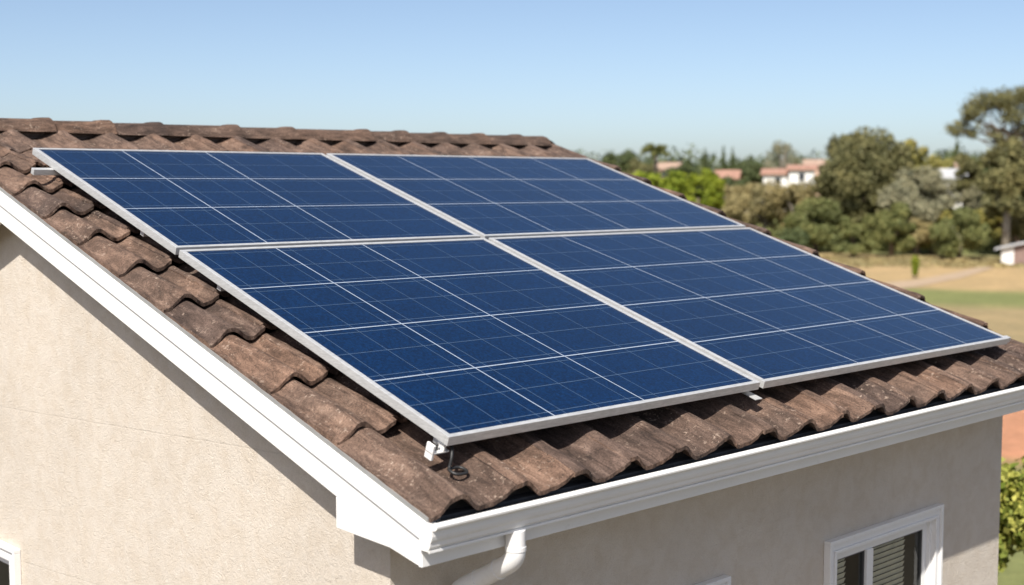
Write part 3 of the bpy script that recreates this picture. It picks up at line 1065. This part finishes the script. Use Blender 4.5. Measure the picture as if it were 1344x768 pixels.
tree("shrub", "shrub", 1122, 116, 62, 296, 342, 'green', "low green bush at the field edge under the largest oak", leaf=.28)
tree("shrub", "shrub", 1172, 117, 66, 272, 340, 'green', "light green bush below the olive tree", leaf=.28)
tree("shrub", "shrub", 1204, 119, 52, 286, 340, 'dry', "brownish twiggy shrub between two green bushes at the field edge", leaf=.26, stems=4, trunk='palebark')
tree("shrub", "shrub", 1226, 121, 70, 262, 336, 'yellow', "yellowish shrub behind the roundest green bush", leaf=.28)
tree("shrub", "shrub", 1262, 113, 74, 278, 343, 'green', "roundest bright green bush at the field edge left of the shed", leaf=.26, nclump=34)
tree("shrub", "shrub", 1310, 128, 70, 262, 330, 'yellow', "yellow brown shrub behind the shed roof", leaf=.3)
tree("shrub", "shrub", 1360, 122, 70, 268, 330, 'dry', "dry shrub at the right side behind the shed", leaf=.3)
tree("shrub", "shrub", 1034, 118, 56, 300, 340, 'dgreen', "low dark bush just beyond the edge of the panels", leaf=.28)
tree("shrub", "shrub", 1272, 140, 50, 238, 300, 'olive', "pale grey shrub below the small white house", leaf=.3, stems=5, trunk='palebark', dens=.8)
tree("oak_tree", "tree", 1322, 118, 76, 186, 300, 'oak', "dark leafy tree with pale trunk under the tall pine", leaf=.38, nclump=40, trunk='palebark')
tree("oak_tree", "tree", 1268, 140, 44, 202, 268, 'oak', "narrow dark tree left of the tall pine", leaf=.36, seed=5)
tree("oak_tree", "tree", 1372, 124, 80, 200, 310, 'oak', "dark tree mostly cut off by the right side of the photo", leaf=.38, nclump=30)

# tall airy pine at the right: flat tiers of foliage on open limbs
def pine(px, t, label):
    mpp = t / F_PX
    c = P(px, 240, t); gz = ground_z(c[0], c[1])
    root = empty("pine_tree", label, "tree", loc=(c[0], c[1], gz))
    Z = lambda py: CAM[2] - (py - 240) * mpp - gz
    rx, ry = VS[0], VS[1]
    tiers = [(-52, 170, 14, 8), (-38, 148, 18, 10), (-20, 137, 24, 12), (4, 132, 28, 13), (30, 130, 28, 12), (55, 140, 28, 14), (-30, 172, 12, 7),
             (20, 150, 22, 10), (70, 160, 26, 14), (-8, 176, 14, 6), (40, 172, 22, 10), (86, 148, 24, 14), (12, 190, 18, 8), (-46, 158, 12, 7), (58, 190, 26, 12), (90, 185, 26, 14)]
    cl = []
    rr = random.Random(11)
    for dx, py, w, h in tiers:
        for k in range(4):
            dd = rr.uniform(-1.3, 1.3); lx = (dx + rr.uniform(-8, 8)) * mpp
            cl.append((rx * lx + VD[0] * dd, ry * lx + VD[1] * dd, Z(py + rr.uniform(-5, 5)), w * mpp * .85, w * mpp * .85, h * mpp * 1.25))
    leaf_cloud("crown", cl, 15000, 0.27, LM['oak'], root, shell=0.15)
    mb = MB()
    top = Vector((rx * 2.2, ry * 2.2, Z(140)))
    fork = Vector((rx * 1.3, ry * 1.3, Z(205)))
    mb.tube([(rx * 1.0, ry * 1.0, -.2), fork, top], [0.30, 0.2, 0.05], 8)
    for q in cl[::2]:
        e = Vector(q[:3]); s0 = fork.lerp(top, rr.uniform(0, .5))
        mb.tube([s0, s0.lerp(e, .5) + Vector((0, 0, -.2)), e], [0.12, 0.08, 0.03], 6)
    mb.build("trunk", M['bark'], root, smooth=True)


pine(1308, 128, "tall open pine with layered airy crown at the upper right")

# palm, cypresses, bare tree
def palm(px, t, top, label):
    mpp = t / F_PX; c = P(px, 240, t); gz = ground_z(c[0], c[1])
    root = empty("palm_tree", label, "palm tree", loc=(c[0], c[1], gz))
    zc = CAM[2] - (top + 9 - 240) * mpp - gz
    MB().tube([(0, 0, -.2), (0.1, 0, zc * .5), (0, 0, zc)], [0.35, 0.27, 0.25], 8).build("trunk", M['bark'], root, smooth=True)
    cl = []
    for k in range(16):
        a = k * 2.4; el = random.uniform(-0.1, 0.9)
        for q in (0.35, 0.7, 1.0):
            r = q * 17 * mpp
            cl.append((math.cos(a) * r * math.cos(el), math.sin(a) * r * math.cos(el), zc + math.sin(el) * r - q * q * .55, .38, .38, .22))
    leaf_cloud("crown", cl, 2600, 0.42, LM['green'], root, shell=.1, aspect=.35, droop=.4)


palm(860, 190, 189, "palm tree standing above the bright green tree")


def cypress(px, t, top, wpx, label):
    mpp = t / F_PX; c = P(px, 240, t); gz = ground_z(c[0], c[1])
    root = empty("cypress_tree", label, "cypress", "cypresses on the far tree line", loc=(c[0], c[1], gz))
    zt = CAM[2] - (top - 240) * mpp - gz
    cl = []
    for k in range(9):
        f = k / 8
        r = wpx * mpp * .5 * (math.sin(math.pi * (0.12 + 0.84 * f)) ** .7) * 0.9
        cl.append((random.uniform(-.1, .1), random.uniform(-.1, .1), 1 + (zt - 1.5) * f, r, r, (zt / 8) * .8))
    leaf_cloud("crown", cl, 2200, .4, LM['dgreen'], root, shell=.4)
    MB().tube([(0, 0, -.2), (0, 0, zt * .6)], [.2, .08], 6).build("trunk", M['bark'], root, smooth=True)


cypress(925, 260, 196, 11, "pointed cypress above the red roof, leftmost of the row")
cypress(949, 265, 194, 9, "slim cypress right of the leftmost cypress")
cypress(961, 262, 196, 11, "cypress in the middle of the row, close by its slimmer neighbour")
cypress(985, 262, 204, 14, "thick short cypress at the right end of the row")
cypress(1254, 200, 182, 11, "lone thin cypress left of the tall pine")
cypress(904, 268, 204, 13, "low blunt cypress between the palm and the pointed cypress")


def bare_tree(px, t, top, wpx, label):
    mpp = t / F_PX; c = P(px, 240, t); gz = ground_z(c[0], c[1])
    root = empty("bare_tree", label, "tree", loc=(c[0], c[1], gz))
    zt = CAM[2] - (top - 240) * mpp - gz
    mb = MB(); rr = random.Random(4); cl = []
    mb.tube([(0, 0, -.2), (0, 0, zt * .5)], [.3, .2], 7)
    for k in range(26):
        a = rr.uniform(0, 6.28); r = rr.uniform(.2, 1) * wpx * mpp * .5
        e = Vector((math.cos(a) * r, math.sin(a) * r, zt * (1 - .35 * (r / (wpx * mpp * .5)) ** 2) * rr.uniform(.85, 1)))
        mb.tube([(0, 0, zt * rr.uniform(.3, .5)), e * .6 + Vector((0, 0, zt * .22)), e], [.12, .07, .03], 5)
        cl.append((e.x, e.y, e.z - .4, .9, .9, .9))
    mb.build("trunk", M['palebark'], root, smooth=True)
    leaf_cloud("crown", cl, 1700, .32, LM['olive'], root, shell=.2)


bare_tree(1026, 230, 184, 48, "thin grey tree with a see-through crown behind the white house")

# far-off woodland belt, reads as one mass
cl = []
rr = random.Random(21)
for k in range(300):
    px = rr.uniform(700, 1560); t = rr.uniform(300, 430)
    c = P(px, 240, t); gz = ground_z(c[0], c[1]); h = rr.uniform(5.5, 9.5)
    r = rr.uniform(3, 5.5)
    cl.append((c[0], c[1], gz + h * .5, r, r, h * .62))
o = leaf_cloud("far_woodland", cl, 42000, 1.0, LM['dgreen'], shell=.6)
tag(o, "dark belt of far woodland along the horizon", "woodland", kind="stuff")
# undergrowth strip at the field edge
cl = []
for k in range(260):
    px = rr.uniform(930, 1460); t = rr.uniform(124, 150)
    c = P(px, 240, t); gz = ground_z(c[0], c[1]); r = rr.uniform(1.0, 2.0)
    cl.append((c[0], c[1], gz + .6, r, r, rr.uniform(.9, 2.2)))
o = leaf_cloud("undergrowth", cl, 36000, .34, LM['green'], shell=.5)
tag(o, "mixed undergrowth filling the gaps below the trees", "undergrowth", kind="stuff")
# rough dry grass along the edge of the field
cl = []
for k in range(200):
    px = rr.uniform(1050, 1460); t = rr.uniform(103, 116)
    c = P(px, 240, t); cl.append((c[0], c[1], ground_z(c[0], c[1]) + .05, rr.uniform(.5, 1.6), rr.uniform(.5, 1.6), .14))
o = leaf_cloud("grass", cl, 14000, .26, make_leaf("dry_grass", (.26, .22, .11), (.40, .33, .17)), shell=.1)
tag(o, "tufts of dry grass along the far edge of the field", "grass", kind="stuff")

# small bright sapling in the field
c = P(1204, 240, 92)
gz = ground_z(c[0], c[1])
sap = empty("sapling", "small bright green sapling standing alone in the dry field", "sapling", loc=(c[0], c[1], gz))
leaf_cloud("crown", [(0, 0, 1.1, .28, .28, .5), (0, 0, .55, .22, .22, .4)], 1200, .14, LM['bright'], sap, shell=.3)
MB().tube([(0, 0, 0), (0, 0, 1.1)], [.03, .015], 6).build("trunk", M['bark'], sap)

# leafy bush close behind the right corner of the house
def near_bush(px, py, t, w, h, label, sd, n=26000):
    c = P(px, py, t)
    root = empty("leafy_bush", label, "bush", loc=(c[0], c[1], GZ))
    zt = c[2] - GZ
    cl = crown_clumps(w, h, zt - h, 60, seed=sd, rs=(.12, .24))
    leaf_cloud("crown", cl, n, .105, LM['bush'], root, shell=.45, aspect=.62)
    mb = MB(); r2 = random.Random(sd)
    for k in range(7):
        e = Vector(r2.choice(cl)[:3])
        mb.tube([(r2.uniform(-.2, .2), r2.uniform(-.2, .2), -.05), (e.x * .4, e.y * .4, e.z * .55), e], [.05, .035, .012], 6)
    mb.build("stem", M['bark'], root, smooth=True)


near_bush(1362, 574, 13.5, 2.6, 3.6, "tall leafy bush with sunlit yellow green leaves beyond the right corner of the house", 3, 42000)

# ------------------------------------------------------------------ far houses
M['farwall'] = make_paint("far_white_wall", (0.78, 0.76, 0.72), 0.9)
M['salmon'] = simple("salmon_wall", (0.56, 0.37, 0.27), 0.9)
M['farroof'] = simple("terracotta_roof", (0.34, 0.19, 0.135), 0.9, var=0.2, nscale=1.2)
M['orangeroof'] = simple("orange_roof", (0.36, 0.25, 0.185), 0.9, var=0.15, nscale=1.2)
M['greyroof'] = simple("grey_sheet_roof", (0.42, 0.42, 0.42), 0.6, var=0.1, nscale=1)
M['mauve'] = simple("brown_boards", (0.23, 0.155, 0.13), 0.9, var=0.15, nscale=2)
M['yellow'] = simple("yellow_wall", (0.62, 0.44, 0.12), 0.9)
M['farwin'] = simple("dark_window", (0.04, 0.045, 0.05), 0.2)


def far_house(px0, px1, t, ywall, yridge, ybase, label, wallm, roofm, wins=3, deep=7.0, chim=False):
    mpp = t / F_PX
    c = P((px0 + px1) / 2, 240, t)
    w = (px1 - px0) * mpp
    gz = ground_z(c[0], c[1])
    zb = min(gz, CAM[2] - (ybase - 240) * mpp) - .3
    ze = CAM[2] - (ywall - 240) * mpp
    zr = CAM[2] - (yridge - 240) * mpp
    root = empty("far_house", label, "house", loc=(c[0], c[1], zb))
    root.rotation_euler = (0, 0, math.atan2(VS[1], VS[0]))
    H, HR = ze - zb, zr - zb
    mb = MB(); mb.box(-w / 2, w / 2, 0, deep, 0, H)
    mb.prism([(0, H), (deep, H), (deep / 2, HR - .15)], -w / 2 + .02, w / 2 - .02, lambda p, q: (q, p[0], p[1]))
    mb.build("wall", M[wallm], root)
    mb = MB()
    e = .45
    k = (HR - H) / (deep / 2)
    mb.prism([(-e, H - e * k + .06), (deep / 2, HR), (deep + e, H - e * k + .06), (deep + e, H - e * k - .1), (deep / 2, HR - .16), (-e, H - e * k - .1)], -w / 2 - e, w / 2 + e, lambda p, q: (q, p[0], p[1]))
    rf = mb.build("roof", M[roofm], root)
    if chim:
        MB().box(w * .2, w * .2 + .7, deep * .4, deep * .4 + .7, HR - 1, HR + .7).build("chimney", M[wallm], rf)
    for i in range(wins):
        x = -w / 2 + w * (i + .5) / wins
        MB().box(x - .45, x + .45, -.05, -.01, H - 1.75, H - .6).build("window", M['farwin'], root)
    return root


far_house(1002, 1040, 205, 228, 221, 262, "long white house with red tiled roof, its lower left wing", 'farwall', 'farroof', 1)
far_house(1036, 1068, 203, 222, 216, 262, "white house wing with terracotta roof beside the largest oak", 'farwall', 'farroof', 1)
far_house(1056, 1084, 260, 216, 209, 250, "house with a pale orange roof peeking over the white house", 'salmon', 'orangeroof', 2)
far_house(940, 966, 190, 233, 223, 262, "house showing only its red roof beside the bright green tree", 'salmon', 'farroof', 1)
far_house(864, 890, 260, 221, 213, 250, "salmon coloured house behind the bright green tree", 'salmon', 'orangeroof', 2)
far_house(1238, 1266, 165, 232, 221, 262, "small white gabled house between the olive tree and the pine", 'farwall', 'greyroof', 1, deep=5)
far_house(1258, 1277, 175, 218, 213, 250, "yellow house wall beside the lone thin cypress", 'yellow', 'orangeroof', 1, deep=4)
far_house(1318, 1350, 126, 278, 270, 300, "low tan house half hidden by shrubs behind the shed", 'salmon', 'orangeroof', 1, deep=4)

# shed at the right edge of the field
a = gpt(1314, 349); b_ = gpt(1420, 352)
shed = empty("shed", "low shed with grey sheet roof and white end wall beside the field", "shed", loc=a)
t = 100
ang = math.atan2(b_[1] - a[1], b_[0] - a[0])
shed.rotation_euler = (0, 0, ang)
mb = MB(); mb.box(.95, 7, 0, 4, 0, 1.3, lambda x, y, z: (x, y, z * (1 + .185 * x) if z > 0 else z))
mb.build("wall", M['mauve'], shed)
mb = MB(); mb.box(0, .94, -.02, 4.02, 0, 1.28, lambda x, y, z: (x, y, z * (1 + .185 * x) if z > 0 else z))
mb.build("end_wall", M['farwall'], shed)
mb = MB()
mb.prism([(-.5, 1.20), (7.3, 3.10), (7.3, 3.25), (-.5, 1.35)], -.4, 4.4, lambda p, q: (p[0], q, p[1]))
mb.build("roof", M['greyroof'], shed)
